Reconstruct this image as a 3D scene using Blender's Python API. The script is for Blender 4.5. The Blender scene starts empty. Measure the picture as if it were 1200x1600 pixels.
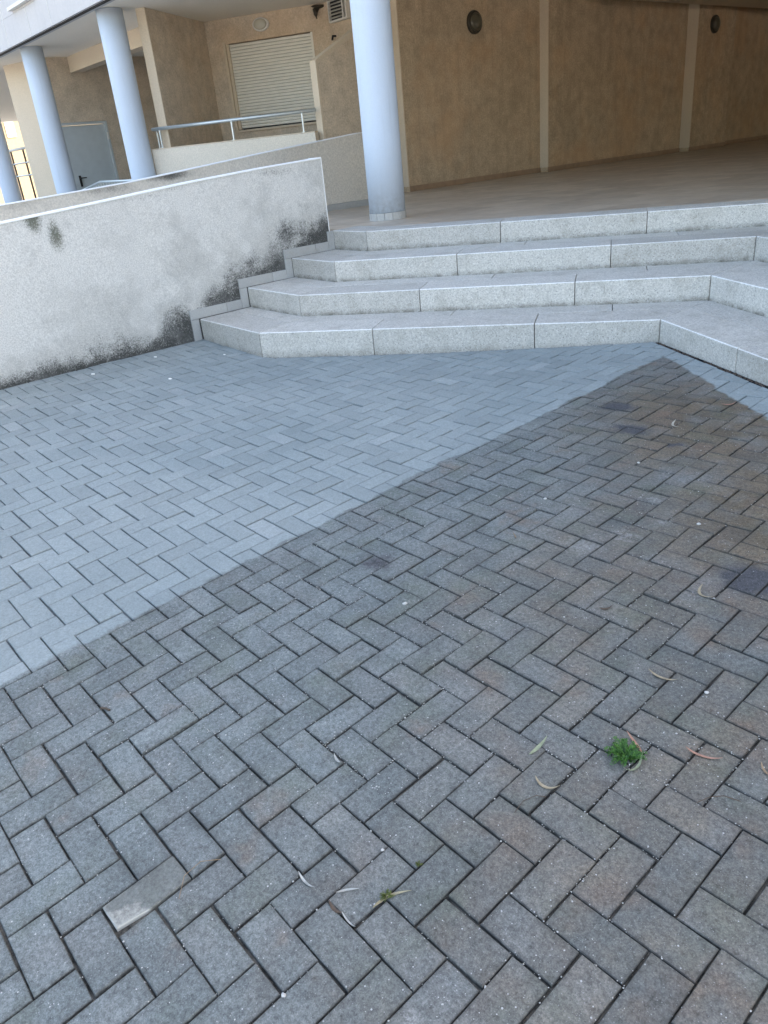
import bpy, bmesh, math, random
import numpy as np
from mathutils import Vector, Matrix

random.seed(7)
RNG = np.random.default_rng(11)
SC = bpy.context.scene
COL = SC.collection

# ------------------------------------------------------------------ camera, sky, sun, exposure
CAM_POS = Vector((0.9006, -1.0897, 1.5480))
CAM_R = [(0.6566563, 0.7485761, -0.0918496), (0.2707736, -0.3476677, -0.8976685), (-0.7039063, 0.5645893, -0.4309928)]
cam = bpy.data.cameras.new("camera")
cam.sensor_fit = 'VERTICAL'
cam.sensor_height = 36.0
cam.lens = 1183.8 / 1600 * 36.0
cam.clip_start = 0.05
cam.clip_end = 2000
cam_o = bpy.data.objects.new("camera", cam)
COL.objects.link(cam_o)
m = Matrix.Identity(4)
for i in range(3):
    m[i][0] = CAM_R[0][i]; m[i][1] = -CAM_R[1][i]; m[i][2] = -CAM_R[2][i]; m[i][3] = CAM_POS[i]
cam_o.matrix_world = m
SC.camera = cam_o

SUN_EL, SUN_AZ = math.radians(42), math.radians(22)      # azimuth from +Y towards +X
world = bpy.data.worlds.new("World"); SC.world = world
world.use_nodes = True
wt = world.node_tree; wt.nodes.clear()
sky = wt.nodes.new("ShaderNodeTexSky"); sky.sky_type = 'NISHITA'; sky.sun_disc = False
sky.sun_elevation = SUN_EL; sky.sun_rotation = SUN_AZ
sky.air_density = 1.0; sky.dust_density = 3.5; sky.ozone_density = 1.0
bg = wt.nodes.new("ShaderNodeBackground"); bg.inputs["Strength"].default_value = 0.15
wo = wt.nodes.new("ShaderNodeOutputWorld")
wt.links.new(sky.outputs[0], bg.inputs[0]); wt.links.new(bg.outputs[0], wo.inputs[0])
sun = bpy.data.lights.new("sun", 'SUN'); sun.energy = 3.5; sun.angle = math.radians(0.53); sun.color = (1.0, 0.95, 0.88)
sun_o = bpy.data.objects.new("sun", sun); COL.objects.link(sun_o)
ts = Vector((math.sin(SUN_AZ) * math.cos(SUN_EL), math.cos(SUN_AZ) * math.cos(SUN_EL), math.sin(SUN_EL)))
sun_o.rotation_euler = ts.to_track_quat('Z', 'Y').to_euler()
SC.view_settings.view_transform = 'Standard'
SC.view_settings.look = 'None'
SC.view_settings.gamma = 1.0
SC.view_settings.use_curve_mapping = False
SC.view_settings.exposure = 2.62
SC.view_settings.use_white_balance = True
SC.view_settings.white_balance_temperature = 7300
SC.view_settings.white_balance_tint = 10

# ------------------------------------------------------------------ node helper
class NT:
    def __init__(s, name):
        s.m = bpy.data.materials.new(name); s.m.use_nodes = True
        s.t = s.m.node_tree; s.b = s.t.nodes["Principled BSDF"]
        s.pos = s.t.nodes.new("ShaderNodeNewGeometry").outputs["Position"]
    def put(s, sock, v):
        if hasattr(v, "is_linked") or hasattr(v, "links"): s.t.links.new(v, sock)
        elif isinstance(v, (tuple, list)) and len(v) == 3 and sock.type == 'RGBA': sock.default_value = (*v, 1)
        else: sock.default_value = v
    def math(s, op, a, b=0.0, c=0.0, clamp=False):
        n = s.t.nodes.new("ShaderNodeMath"); n.operation = op; n.use_clamp = clamp
        s.put(n.inputs[0], a); s.put(n.inputs[1], b)
        if op in ('MULTIPLY_ADD', 'COMPARE', 'SMOOTH_MAX'): s.put(n.inputs[2], c)
        return n.outputs[0]
    def vmath(s, op, a, b=(0, 0, 0)):
        n = s.t.nodes.new("ShaderNodeVectorMath"); n.operation = op
        s.put(n.inputs[0], a); s.put(n.inputs[1], b)
        return n.outputs["Value"] if op in ('LENGTH', 'DOT_PRODUCT') else n.outputs[0]
    def noise(s, scale, detail=3, rough=0.55, vec=None, dist=0.0):
        n = s.t.nodes.new("ShaderNodeTexNoise"); s.put(n.inputs["Vector"], vec or s.pos)
        n.inputs["Scale"].default_value = scale; n.inputs["Detail"].default_value = detail
        n.inputs["Roughness"].default_value = rough; n.inputs["Distortion"].default_value = dist
        return n.outputs["Fac"]
    def vor(s, scale, vec=None, feature='F1'):
        n = s.t.nodes.new("ShaderNodeTexVoronoi"); s.put(n.inputs["Vector"], vec or s.pos); n.feature = feature
        n.inputs["Scale"].default_value = scale
        return n
    def remap(s, v, a, b, c=0.0, d=1.0, smooth=False):
        n = s.t.nodes.new("ShaderNodeMapRange"); s.put(n.inputs[0], v)
        if smooth: n.interpolation_type = 'SMOOTHSTEP'
        for k, x in enumerate((a, b, c, d)): s.put(n.inputs[k + 1], x)
        return n.outputs[0]
    def mix(s, f, a, b, mode='MIX'):
        n = s.t.nodes.new("ShaderNodeMix"); n.data_type = 'RGBA'; n.blend_type = mode
        s.put(n.inputs[0], f); s.put(n.inputs[6], a); s.put(n.inputs[7], b)
        return n.outputs[2]
    def scale(s, col, f):
        n = s.t.nodes.new("ShaderNodeVectorMath"); n.operation = 'SCALE'
        s.put(n.inputs[0], col); s.put(n.inputs["Scale"], f); return n.outputs[0]
    def attr(s, name):
        n = s.t.nodes.new("ShaderNodeAttribute"); n.attribute_name = name; return n
    def sep(s, v):
        n = s.t.nodes.new("ShaderNodeSeparateXYZ"); s.put(n.inputs[0], v); return n.outputs
    def blob(s, c, r, vec=None):
        d = s.vmath('LENGTH', s.vmath('DIVIDE', s.vmath('SUBTRACT', vec or s.pos, tuple(c)), tuple(r)))
        return s.remap(d, 1.0, 0.0, 0.0, 1.0, True)
    def blobs(s, lst, vec=None):
        o = None
        for c, r, k in lst:
            v = s.blob(c, r, vec)
            if k != 1: v = s.math('MULTIPLY', v, k)
            o = v if o is None else s.math('MAXIMUM', o, v)
        return o
    def bump(s, h, strength, dist=0.002):
        n = s.t.nodes.new("ShaderNodeBump"); n.inputs["Strength"].default_value = strength
        n.inputs["Distance"].default_value = dist; s.put(n.inputs["Height"], h)
        s.t.links.new(n.outputs[0], s.b.inputs["Normal"])
    def done(s, col, rough=0.85, metal=0.0, spec=0.5):
        s.put(s.b.inputs["Base Color"], col); s.put(s.b.inputs["Roughness"], rough)
        s.b.inputs["Metallic"].default_value = metal; s.b.inputs["Specular IOR Level"].default_value = spec
        return s.m

# ------------------------------------------------------------------ plaza surface (slightly warped, gently sloping)
GR = np.array([[0.99998181, -0.00040395, -0.00601765], [0.0, 0.9977545, -0.06697725], [0.00603119, 0.06697604, 0.99773636]])
Q = (0.0420, 0.1100, -0.0336)
def plaza(a, b, dz=0.0):
    """lattice units (10 cm) -> world metres"""
    ca, cb = max(-78, min(35, a)) / 10, max(-40, min(48, b)) / 10
    q = Q[0] * ca * ca + Q[1] * ca * cb + Q[2] * cb * cb
    w = GR @ np.array([a, b, q]) * 0.1
    if a < -78 or a > 35 or b < -40 or b > 48:
        w[2] = (GR @ np.array([ca * 10, cb * 10, q]) * 0.1)[2]
    return (w[0], w[1], w[2] + dz)
def ground_z(x, y):
    a, b = x * 10, y * 10
    for _ in range(6):
        w = plaza(a, b); a += (x - w[0]) * 10; b += (y - w[1]) * 10
    return plaza(a, b)[2]

CLEAN_X = -1.715
def dirty_mask(n):
    """dirt film left where the paving has not been washed; edges follow the washer's straight passes"""
    x, y, z = n.sep(n.pos)
    w = n.math('MULTIPLY', n.math('SUBTRACT', n.noise(2.6, 4, .65), 0.5), 0.17)
    w2 = n.math('MULTIPLY', n.math('SUBTRACT', n.noise(60, 3), 0.5), 0.022)
    w = n.math('ADD', w, w2)
    e1 = n.math('ADD', n.math('SUBTRACT', x, CLEAN_X), w)
    e2 = n.math('SUBTRACT', 1.756, n.math('ADD', n.math('MULTIPLY', x, 0.607), n.math('MULTIPLY', y, 0.795)))
    e2 = n.math('ADD', e2, w)
    e = n.math('MINIMUM', e1, e2)
    return n.remap(e, -0.010, 0.014, 0, 1, True), x, y

OIL = [((-1.42, 2.54, .1), (.16, .10, .5), 1), ((-1.16, 2.27, .1), (.17, .09, .5), 1), ((-.05, 1.28, .1), (.17, .13, .5), 1.2),
       ((-.88, 2.19, .1), (.05, .04, .4), 1), ((-1.24, .57, .1), (.10, .10, .4), .8), ((.00, 1.31, .1), (.10, .10, .4), 1)]
PALE = [((-.64, 1.64, .1), (.06, .05, .4), 1), ((-.58, 1.31, .1), (.11, .07, .4), .8), ((-.66, 1.14, .1), (.10, .08, .4), .7),
        ((.145, -.535, .0), (.055, .05, .4), 1.3), ((-.93, .45, .1), (.06, .05, .4), .6), ((-.50, 1.48, .1), (.07, .04, .4), .6)]
BROWN = [((-.9, 2.5, .1), (1.2, 1.0, 2), 1), ((-.1, 1.9, .1), (.9, 1.3, 2), .9), ((-.5, .9, .1), (.6, .7, 2), .45), ((.3, .3, 0), (.9, .9, 2), .25)]

def paver_material(chipped=False):
    n = NT("chipped_concrete_paver" if chipped else "concrete_paver")
    dm, x, y = dirty_mask(n)
    tone = n.attr("tone"); tc = n.sep(tone.outputs["Color"]); edge = n.attr("edge").outputs["Fac"]
    big = n.noise(0.9, 3); med = n.noise(7, 4, .6); fine = n.noise(260, 2, .7); mid = n.noise(38, 4, .65)
    clean = n.mix(n.remap(big, .35, .65), (.202, .236, .236), (.242, .272, .267))
    clean = n.scale(clean, n.remap(tc[0], 0, 1, .92, 1.07))
    clean = n.mix(n.math('MULTIPLY', n.math('GREATER_THAN', tc[1], .965), .14), clean, (.44, .45, .44))
    clean = n.scale(n.scale(clean, n.remap(mid, .3, .7, .90, 1.10)), n.remap(n.noise(110, 3, .8), .32, .68, .82, 1.18))
    grey = n.mix(tc[1], (.103, .108, .101), (.124, .119, .106))
    brown = n.mix(tc[1], (.094, .074, .050), (.112, .087, .060))
    bm = n.math('ADD', n.math('MULTIPLY', n.blobs(BROWN), 1.35), n.math('MULTIPLY', n.math('SUBTRACT', med, .5), 1.5), clamp=True)
    dirty = n.mix(bm, grey, brown)
    left = n.remap(n.math('ADD', n.math('ADD', x, n.math('MULTIPLY', y, .45)), n.math('MULTIPLY', n.math('SUBTRACT', big, .5), 1.2)), .25, -1.0, 0, 1, True)
    dirty = n.mix(n.math('MULTIPLY', left, .85), dirty, (.126, .144, .142))
    dirty = n.scale(dirty, n.remap(tc[0], 0, 1, .90, 1.10))
    dirty = n.scale(dirty, n.remap(med, .25, .75, .74, 1.26))
    hn = n.t.nodes.new("ShaderNodeTexNoise"); hue = n.sep(hn.outputs["Color"])
    n.put(hn.inputs["Vector"], n.pos); hn.inputs["Scale"].default_value = 5.5; hn.inputs["Detail"].default_value = 4
    dirty = n.mix(n.math('MULTIPLY', n.remap(hue[0], .50, .70, 0, .6), n.remap(left, 0, 1, 1, .15)), dirty, (.124, .092, .070))
    dirty = n.mix(n.remap(hue[1], .52, .72, 0, .45), dirty, (.084, .096, .070))
    dirty = n.mix(n.remap(hue[2], .50, .72, 0, .60), dirty, (.142, .146, .140))
    patch = n.remap(n.noise(16, 5, .7), .56, .72)
    dirty = n.mix(n.math('MULTIPLY', patch, .40), dirty, (.060, .055, .050))
    rust = n.math('MULTIPLY', n.remap(n.noise(5.5, 3, .6), .60, .74), n.remap(tc[2], .4, 1, 0, .5))
    dirty = n.mix(rust, dirty, (.16, .105, .070))
    dist = n.math('MULTIPLY', n.math('SUBTRACT', n.noise(22, 4), .5), .12)
    pv = n.t.nodes.new("ShaderNodeCombineXYZ")
    for k in range(2): n.put(pv.inputs[k], dist)
    dp = n.vmath('ADD', n.pos, pv.outputs[0])
    dirty = n.mix(n.math('MULTIPLY', n.blobs(OIL, dp), 1.5, clamp=True), dirty, (.052, .052, .056))
    dirty = n.mix(n.math('MULTIPLY', n.math('MULTIPLY', n.blobs(PALE, dp), n.remap(n.noise(45, 4, .75), .40, .62)), .75, clamp=True), dirty, (.27, .265, .25))
    dirty = n.scale(n.scale(dirty, n.remap(fine, .3, .7, .74, 1.28)), n.remap(n.noise(85, 4, .8), .32, .68, .60, 1.44))
    # pale grit bedded in the surface
    v = n.vor(110); rad = n.remap(n.sep(v.outputs["Color"])[0], .86, 1, .0, .26)
    spk = n.math('LESS_THAN', v.outputs["Distance"], rad)
    v2 = n.vor(230); spk2 = n.math('LESS_THAN', v2.outputs["Distance"], n.remap(n.sep(v2.outputs["Color"])[1], .6, 1, 0, .32))
    dirty = n.mix(n.math('MULTIPLY', spk, .7), dirty, (.45, .44, .42))
    dirty = n.mix(n.math('MULTIPLY', spk2, .30), dirty, (.40, .40, .39))
    clean = n.mix(n.math('MULTIPLY', spk2, .12), clean, (.45, .45, .44))
    # grime spilling out of the joints onto the arrises
    gr = n.math('MULTIPLY', n.math('POWER', edge, 1.6), n.remap(n.noise(24, 5, .8), .36, .62, .05, 1.25))
    dirty = n.mix(n.math('MULTIPLY', gr, .88), dirty, (.048, .048, .045))
    clean = n.mix(n.math('MULTIPLY', gr, .28), clean, (.12, .125, .13))
    gb = n.blobs([((-.62, -.62, 0), (.26, .42, .5), 1), ((-.35, -.1, 0), (.3, .3, .5), .5), ((-1.5, .3, 0), (.3, .5, .5), .5)])
    gk = n.math('MULTIPLY', n.math('MULTIPLY', gb, n.remap(n.noise(11, 5, .75), .42, .66)), n.remap(edge, 0, .6, .35, 1))
    dirty = n.mix(n.math('MULTIPLY', gk, .8), dirty, (.045, .046, .044))
    if chipped:
        cb = n.blob((-.525, -.875, -.05), (.085, .10, .3), dp)
        ck = n.math('ADD', n.math('MULTIPLY', cb, .55), n.math('MULTIPLY', n.noise(38, 4, .7), .75))
        grn = n.math('MULTIPLY', n.remap(n.noise(90, 4, .8), .32, .68, .62, 1.4), n.remap(med, .25, .75, .8, 1.2))
        dirty = n.mix(.60, dirty, n.scale(n.mix(0.0, (.128, .128, .112), (0, 0, 0)), grn))
        dirty = n.mix(n.remap(ck, .62, .80), dirty, n.scale(n.mix(0.0, (.215, .212, .188), (0, 0, 0)), n.remap(n.noise(90, 4, .8), .32, .68, .6, 1.4)))
        dirty = n.mix(n.math('MULTIPLY', n.remap(edge, .25, .9), n.remap(cb, 0, .35)), dirty, (.36, .355, .32))
    dirty = n.scale(dirty, 1.07)
    col = n.mix(dm, clean, dirty)
    h = n.math('ADD', n.math('MULTIPLY', fine, .6), n.math('MULTIPLY', mid, .9))
    n.bump(h, .55, .0016)
    return n.done(col, n.remap(mid, .3, .7, .78, .95), spec=.35)

def bed_material():
    n = NT("joint_sand")
    dm, x, y = dirty_mask(n)
    dirty = n.mix(n.remap(n.noise(14, 5, .8), .40, .66), (.020, .020, .018), (.125, .118, .102))
    clean = n.mix(n.remap(n.noise(9, 4, .7), .35, .65), (.045, .05, .052), (.17, .185, .19))
    c = n.mix(dm, clean, dirty)
    # shade inside the open gap at the foot of the steps, painted black
    s = n.math('SUBTRACT', n.math('ADD', n.math('MULTIPLY', x, .5215), n.math('MULTIPLY', y, .8533)), 2.10)
    c = n.mix(n.remap(s, .08, .12), c, (.006, .006, .007))
    s2 = n.math('ADD', n.math('MULTIPLY', x, -.5502), n.math('MULTIPLY', y, .8350))
    c = n.mix(n.math('MULTIPLY', n.remap(s2, 4.265, 4.285), n.remap(x, -4.45, -4.40)), c, (.010, .010, .010))
    c = n.mix(n.remap(x, -5.55, -5.60), c, (.012, .012, .012))
    n.bump(n.noise(300, 2), .6, .002)
    return n.done(c, .95, spec=.2)

def stone_material(name, c0, c1, spk=.5, stain=.3):
    n = NT(name)
    oi = n.t.nodes.new("ShaderNodeObjectInfo").outputs["Random"]
    c = n.mix(n.noise(2.5, 4, .6), c0, c1)
    c = n.scale(c, n.remap(oi, 0, 1, .89, 1.06))
    f = n.noise(75, 3, .8); g = n.noise(300, 2, .8)
    c = n.scale(c, n.remap(f, .25, .75, 1 - spk * .55, 1 + spk * .5))
    v = n.vor(95); dk = n.math('LESS_THAN', v.outputs["Distance"], n.remap(n.sep(v.outputs["Color"])[0], .45, 1, 0, .42))
    c = n.mix(n.math('MULTIPLY', dk, spk * .8), c, (.13, .13, .13))
    v = n.vor(120); lt = n.math('LESS_THAN', v.outputs["Distance"], n.remap(n.sep(v.outputs["Color"])[0], .6, 1, 0, .4))
    c = n.mix(n.math('MULTIPLY', lt, spk), c, (.72, .71, .69))
    st = n.remap(n.noise(5, 6, .75), .48, .72)
    c = n.mix(n.math('MULTIPLY', st, stain), c, (.26, .24, .20))
    c = n.mix(n.math('MULTIPLY', n.remap(n.noise(19, 5, .8), .58, .70), stain * .8), c, (.20, .185, .15))
    e = n.attr("foot").outputs["Fac"]
    e = n.math('MULTIPLY', e, n.remap(n.noise(9, 5, .8), .35, .62, .1, 1.2))
    c = n.mix(n.math('MULTIPLY', e, 1.0), c, (.085, .072, .048))  # shadow line under each riser, painted into the stone colour
    n.bump(n.math('ADD', f, g), .6, .002)
    return n.done(c, .8, spec=.35)

def plaster(name, c0, c1, grain=.25, dark=None, green=None, bscale=55, bstr=.6, cool=None, streak=0.0):
    n = NT(name)
    c = n.mix(n.noise(1.6, 4, .6), c0, c1)
    f = n.noise(bscale, 4, .75); g = n.noise(bscale * 4, 3, .7)
    c = n.scale(c, n.remap(f, .3, .7, 1 - grain, 1 + grain * .6))
    if "lobby" in name or "beige_render" == name:
        c = n.scale(c, n.remap(n.noise(4.5, 5, .7), .3, .7, .80, 1.16))
        c = n.mix(n.math('MULTIPLY', n.remap(n.noise(.8, 3, .6), .45, .65), .45), c, tuple(k * q for k, q in zip(c1, (.80, .64, .50))))
    pit = n.remap(g, .56, .74)
    c = n.mix(n.math('MULTIPLY', pit, grain * 1.6), c, tuple(k * .42 for k in c0))
    if streak:
        mp = n.t.nodes.new("ShaderNodeMapping"); n.put(mp.inputs[0], n.pos); mp.inputs["Scale"].default_value = (9, 9, .7)
        sk = n.remap(n.noise(1.0, 4, .6, mp.outputs[0]), .5, .75)
        c = n.mix(n.math('MULTIPLY', sk, streak), c, tuple(k * .55 for k in c0))
    if dark == "stairs":
        # mould creeping up from the damp foot of the wall and from the treads
        x, y, z = n.sep(n.pos)
        lf = n.noise(2.6, 3, .6)
        prof = n.math('MAXIMUM', .11, n.math('ADD', n.math('MULTIPLY', n.math('SUBTRACT', y, 2.13), .345), .27))
        hh = n.remap(lf, .34, .66, .06, .52)
        hh = n.math('MULTIPLY', hh, n.remap(y, .2, 1.7, .30, 1.0, True))
        d = n.math('DIVIDE', n.math('SUBTRACT', z, prof), hh)
        a = n.remap(d, 1.0, 0.0, 0, 1)
        a2 = n.remap(d, 2.4, 0.0, 0, 1)
        top = n.blobs([((-5.68, 2.9, .68), (.4, .3, .25), .75), ((-5.70, 3.35, .88), (.4, .34, .28), .85), ((-5.7, 3.3, 1.44), (.4, .6, .10), .55), ((-5.66, 1.9, 1.36), (.4, .9, .07), .4), ((-5.68, 3.6, 1.15), (.4, .35, .35), .42)])
        a = n.math('MAXIMUM', a, top)
        sp = n.math('ADD', n.math('MULTIPLY', n.noise(9, 5, .75), .8), n.math('MULTIPLY', n.noise(80, 3, .9), 1.5))
        k = n.remap(n.math('ADD', n.math('MULTIPLY', a, .95), sp), 1.56, 2.06)
        c = n.mix(n.math('MULTIPLY', n.math('MULTIPLY', a2, n.remap(n.noise(40, 4, .8), .3, .7, .4, 1.3)), .42), c, (.20, .195, .17))
        c = n.mix(n.math('MULTIPLY', k, .95), c, (.042, .043, .040))
        blot = n.remap(n.noise(3.1, 5, .7), .50, .72)
        c = n.mix(n.math('MULTIPLY', blot, .36), c, (.27, .265, .25))
    elif dark:
        a = n.blobs(dark)
        nz = n.math('ADD', n.math('MULTIPLY', n.noise(5, 5, .7), .9), n.math('MULTIPLY', n.noise(85, 3, .8), .9))
        k = n.remap(n.math('ADD', n.math('MULTIPLY', a, 1.0), nz), 1.22, 1.72)
        c = n.mix(n.math('MULTIPLY', k, .93), c, (.040, .042, .040))
        # broad thin soiling round the mould
        c = n.mix(n.math('MULTIPLY', n.remap(a, 0, .8), .33), c, (.16, .155, .14))
    if green:
        a = n.blobs(green)
        k = n.remap(n.math('ADD', n.math('ADD', n.math('MULTIPLY', a, .8), n.math('MULTIPLY', n.noise(8, 4, .7), .5)), n.math('MULTIPLY', n.noise(80, 3, .9), 1.4)), 1.38, 1.80)
        c = n.mix(n.math('MULTIPLY', k, .85), c, (.085, .092, .060))
    if name == "column_paint":
        z = n.sep(n.pos)[2]
        low = n.math('MULTIPLY', n.remap(z, 1.25, .85, 0, 1, True), n.remap(n.noise(14, 5, .75), .40, .66))
        c = n.mix(n.math('MULTIPLY', low, .5), c, (.26, .27, .27))
        mp = n.t.nodes.new("ShaderNodeMapping"); n.put(mp.inputs[0], n.pos); mp.inputs["Scale"].default_value = (14, 14, .8)
        c = n.mix(n.math('MULTIPLY', n.remap(n.noise(1.0, 5, .7, mp.outputs[0]), .54, .74), .22), c, (.34, .37, .40))
        c = n.mix(n.math('MULTIPLY', n.remap(n.noise(33, 3, .7), .70, .73), .5), c, (.40, .38, .33))
    n.bump(n.math('ADD', f, n.math('MULTIPLY', g, .5)), bstr, .004)
    return n.done(c, .92, spec=.25)

def simple(name, c, rough=.5, metal=0., var=.08, scale=6, spec=.5):
    n = NT(name)
    col = n.scale(n.mix(0.0, c, c), n.remap(n.noise(scale, 4), .3, .7, 1 - var, 1 + var))
    return n.done(col, rough, metal, spec)

M = {}
M['paver'] = paver_material()
M['paver_chipped'] = paver_material(True)
M['bed'] = bed_material()
M['granite'] = stone_material("granite_step", (.47, .45, .405), (.55, .53, .475), .72, .55)
M['granite_worn'] = stone_material("granite_worn_edge", (.70, .69, .66), (.76, .75, .72), .3, .25)
M['skirt'] = stone_material("skirting_tile", (.36, .36, .345), (.44, .44, .42), .15, .35)
M['ramp_wall'] = plaster("stained_render", (.63, .615, .575), (.73, .715, .67), .34, "stairs", [((-5.65, .98, 1.33), (.4, .15, .26), 1.25), ((-5.65, 1.12, 1.16), (.4, .13, .26), 1.1), ((-5.65, 2.2, 1.42), (.4, .5, .12), .6)], 95, .9)
M['inner_wall'] = plaster("inner_ramp_render", (.62, .575, .50), (.70, .645, .56), .26,
                          [((-8.12, 3.4, 1.50), (.5, .6, .12), .8), ((-8.09, 2.6, 1.42), (.5, .6, .12), .55), ((-8.05, 1.6, 1.36), (.5, .6, .08), .4)], None, 45, .7)
M['cream_wall'] = plaster("cream_parapet_render", (.66, .585, .48), (.73, .65, .54), .20, None, None, 60, .6)
M['beige'] = plaster("beige_render", (.57, .47, .36), (.68, .57, .44), .28, None, None, 40, .7, streak=.12)
M['lobby'] = plaster("lobby_render", (.40, .315, .215), (.66, .50, .345), .32, None, None, 40, .7, streak=.25)
M['light_beige'] = plaster("pale_beige_and_lit_face", (.58, .48, .36), (.66, .55, .42), .12, None, None, 50, .3)  # pale trim, and the lobby paint lightened on the lit pilaster faces
M['white_wall'] = plaster("white_fascia_paint", (.47, .455, .45), (.53, .515, .505), .06, None, None, 30, .3, streak=.12)
M['ceiling'] = plaster("ceiling_paint", (.82, .76, .66), (.86, .80, .70), .05, None, None, 30, .2)
M['column'] = plaster("column_paint", (.50, .565, .64), (.53, .595, .67), .04, None, None, 70, .25)
M['cap'] = simple("cap_paint", (.80, .80, .78), .6, 0, .06, 20)
M['metal'] = simple("painted_steel_tube", (.52, .56, .56), .32, .55, .05)
M['door'] = simple("grey_door_paint", (.46, .50, .50), .45, 0, .05)
M['black'] = simple("black_plastic", (.012, .012, .013), .4, 0, .05)
M['dark'] = simple("dark_void", (.03, .028, .025), .9, 0, .05)
M['slat'] = simple("roller_slat", (.74, .71, .62), .5, 0, .04)
M['grille'] = simple("grille_paint", (.62, .60, .55), .5, 0, .05)
M['glass_lamp'] = simple("lamp_glass", (.50, .47, .38), .25, 0, .05)
M['bronze'] = simple("dark_lamp_body", (.035, .028, .018), .5, 0, .1)
M['lamp_lens'] = simple("dusty_lamp_lens", (.085, .075, .050), .35, 0, .15)
M['base_tile'] = simple("base_tile_stone", (.42, .41, .38), .6, 0, .10, 30)

def floor_material():
    n = NT("lobby_floor_tile")
    x, y, z = n.sep(n.pos)
    def joint(v, p):
        f = n.math('ABSOLUTE', n.math('SUBTRACT', n.math('FRACT', n.math('DIVIDE', v, p)), .5))
        return n.math('GREATER_THAN', f, .494)
    j = n.math('MAXIMUM', joint(x, .33), joint(y, .33))
    c = n.mix(n.noise(1.5, 4), (.42, .345, .265), (.51, .43, .34))
    fl = n.t.nodes.new("ShaderNodeTexWhiteNoise"); 
    sn = n.vmath('FLOOR', n.vmath('DIVIDE', n.pos, (.33, .33, 50.)))
    n.put(fl.inputs["Vector"], sn)
    c = n.scale(c, n.remap(fl.outputs["Value"], 0, 1, .84, 1.12))
    c = n.mix(n.math('MULTIPLY', j, .6), c, (.10, .085, .07))
    return n.done(c, n.remap(n.noise(8, 3), .3, .7, .34, .48), spec=.5)
M['floor'] = floor_material()
M['lobby_skirt'] = simple("brown_skirting", (.30, .20, .13), .5, 0, .15, 8)
M['asphalt'] = simple("surrounding_paving", (.34, .33, .31), .9, 0, .1, 2)

# ------------------------------------------------------------------ object helpers
def mesh_obj(name, bm, mat, parent=None, smooth=False, bevel=0.0, seg=1):
    me = bpy.data.meshes.new(name)
    bm.normal_update(); bm.to_mesh(me); bm.free()
    me.materials.append(mat)
    if smooth:
        for p in me.polygons: p.use_smooth = True
    o = bpy.data.objects.new(name, me); COL.objects.link(o)
    if parent is not None: o.parent = parent
    if bevel:
        b = o.modifiers.new("bevel", 'BEVEL'); b.width = bevel; b.segments = seg; b.limit_method = 'ANGLE'
    return o
def recentre(o):
    """put the mesh's origin at its own centre"""
    me = o.data
    c = sum((v.co for v in me.vertices), Vector()) / len(me.vertices)
    me.transform(Matrix.Translation(-c)); o.location = o.location + c
    return o
def thing(name, label, cat, loc=(0, 0, 0), group=None):
    o = bpy.data.objects.new(name, None); COL.objects.link(o); o.location = loc; o.empty_display_size = .1
    o["label"] = label; o["category"] = cat
    if group: o["group"] = group
    return o
def tag(o, label, cat, group=None):
    o["label"] = label; o["category"] = cat
    if group: o["group"] = group
    return o
def struct(o): o["kind"] = "structure"; return o
def to_local(bm, root):
    bmesh.ops.translate(bm, verts=bm.verts, vec=-Vector(root.location))
    return bm
def part(name, bm, mat, root, **k):
    """bm in world coordinates -> child of root (root unrotated)"""
    off = Vector(root.location)
    r = root.parent
    while r is not None: off += Vector(r.location); r = r.parent
    bmesh.ops.translate(bm, verts=bm.verts, vec=-off)
    o = mesh_obj(name, bm, mat, root, **k)
    return o
def prism(plan, z0, z1, bm=None):
    """plan: list of (x,y); z0,z1 numbers or lists"""
    bm = bm or bmesh.new(); n = len(plan)
    a = z0 if isinstance(z0, (list, tuple)) else [z0] * n
    b = z1 if isinstance(z1, (list, tuple)) else [z1] * n
    lo = [bm.verts.new((p[0], p[1], a[i])) for i, p in enumerate(plan)]
    hi = [bm.verts.new((p[0], p[1], b[i])) for i, p in enumerate(plan)]
    bm.faces.new(lo[::-1]); bm.faces.new(hi)
    for i in range(n):
        j = (i + 1) % n; bm.faces.new((lo[i], lo[j], hi[j], hi[i]))
    bmesh.ops.recalc_face_normals(bm, faces=bm.faces)
    return bm
def box(x0, x1, y0, y1, z0, z1, bm=None):
    return prism([(x0, y0), (x1, y0), (x1, y1), (x0, y1)], z0, z1, bm)
def wallbox(p, q, thick, z0, z1, bm=None, off=0.0):
    """box along plan segment p->q, `thick` to the left of it (negative: right), shifted off"""
    p, q = Vector(p[:2]), Vector(q[:2]); d = (q - p).normalized(); nrm = Vector((-d.y, d.x))
    p, q = p + nrm * off, q + nrm * off
    return prism([p, q, q + nrm * thick, p + nrm * thick], z0, z1, bm)
def tube(bm, pts, r, seg=10, caps=True):
    pts = [Vector(p) for p in pts]; rings = []
    up = Vector((0, 0, 1))
    for i, p in enumerate(pts):
        d = (pts[min(i + 1, len(pts) - 1)] - pts[max(i - 1, 0)]).normalized()
        a = d.cross(up)
        if a.length < 1e-3: a = d.cross(Vector((1, 0, 0)))
        a.normalize(); b = d.cross(a)
        rr = r[i] if isinstance(r, (list, tuple)) else r
        rings.append([bm.verts.new(p + (a * math.cos(t) + b * math.sin(t)) * rr) for t in [2 * math.pi * k / seg for k in range(seg)]])
    for i in range(len(rings) - 1):
        for k in range(seg):
            bm.faces.new((rings[i][k], rings[i][(k + 1) % seg], rings[i + 1][(k + 1) % seg], rings[i + 1][k]))
    if caps: bm.faces.new(rings[0][::-1]); bm.faces.new(rings[-1])
    bmesh.ops.recalc_face_normals(bm, faces=bm.faces)
    return bm
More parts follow.
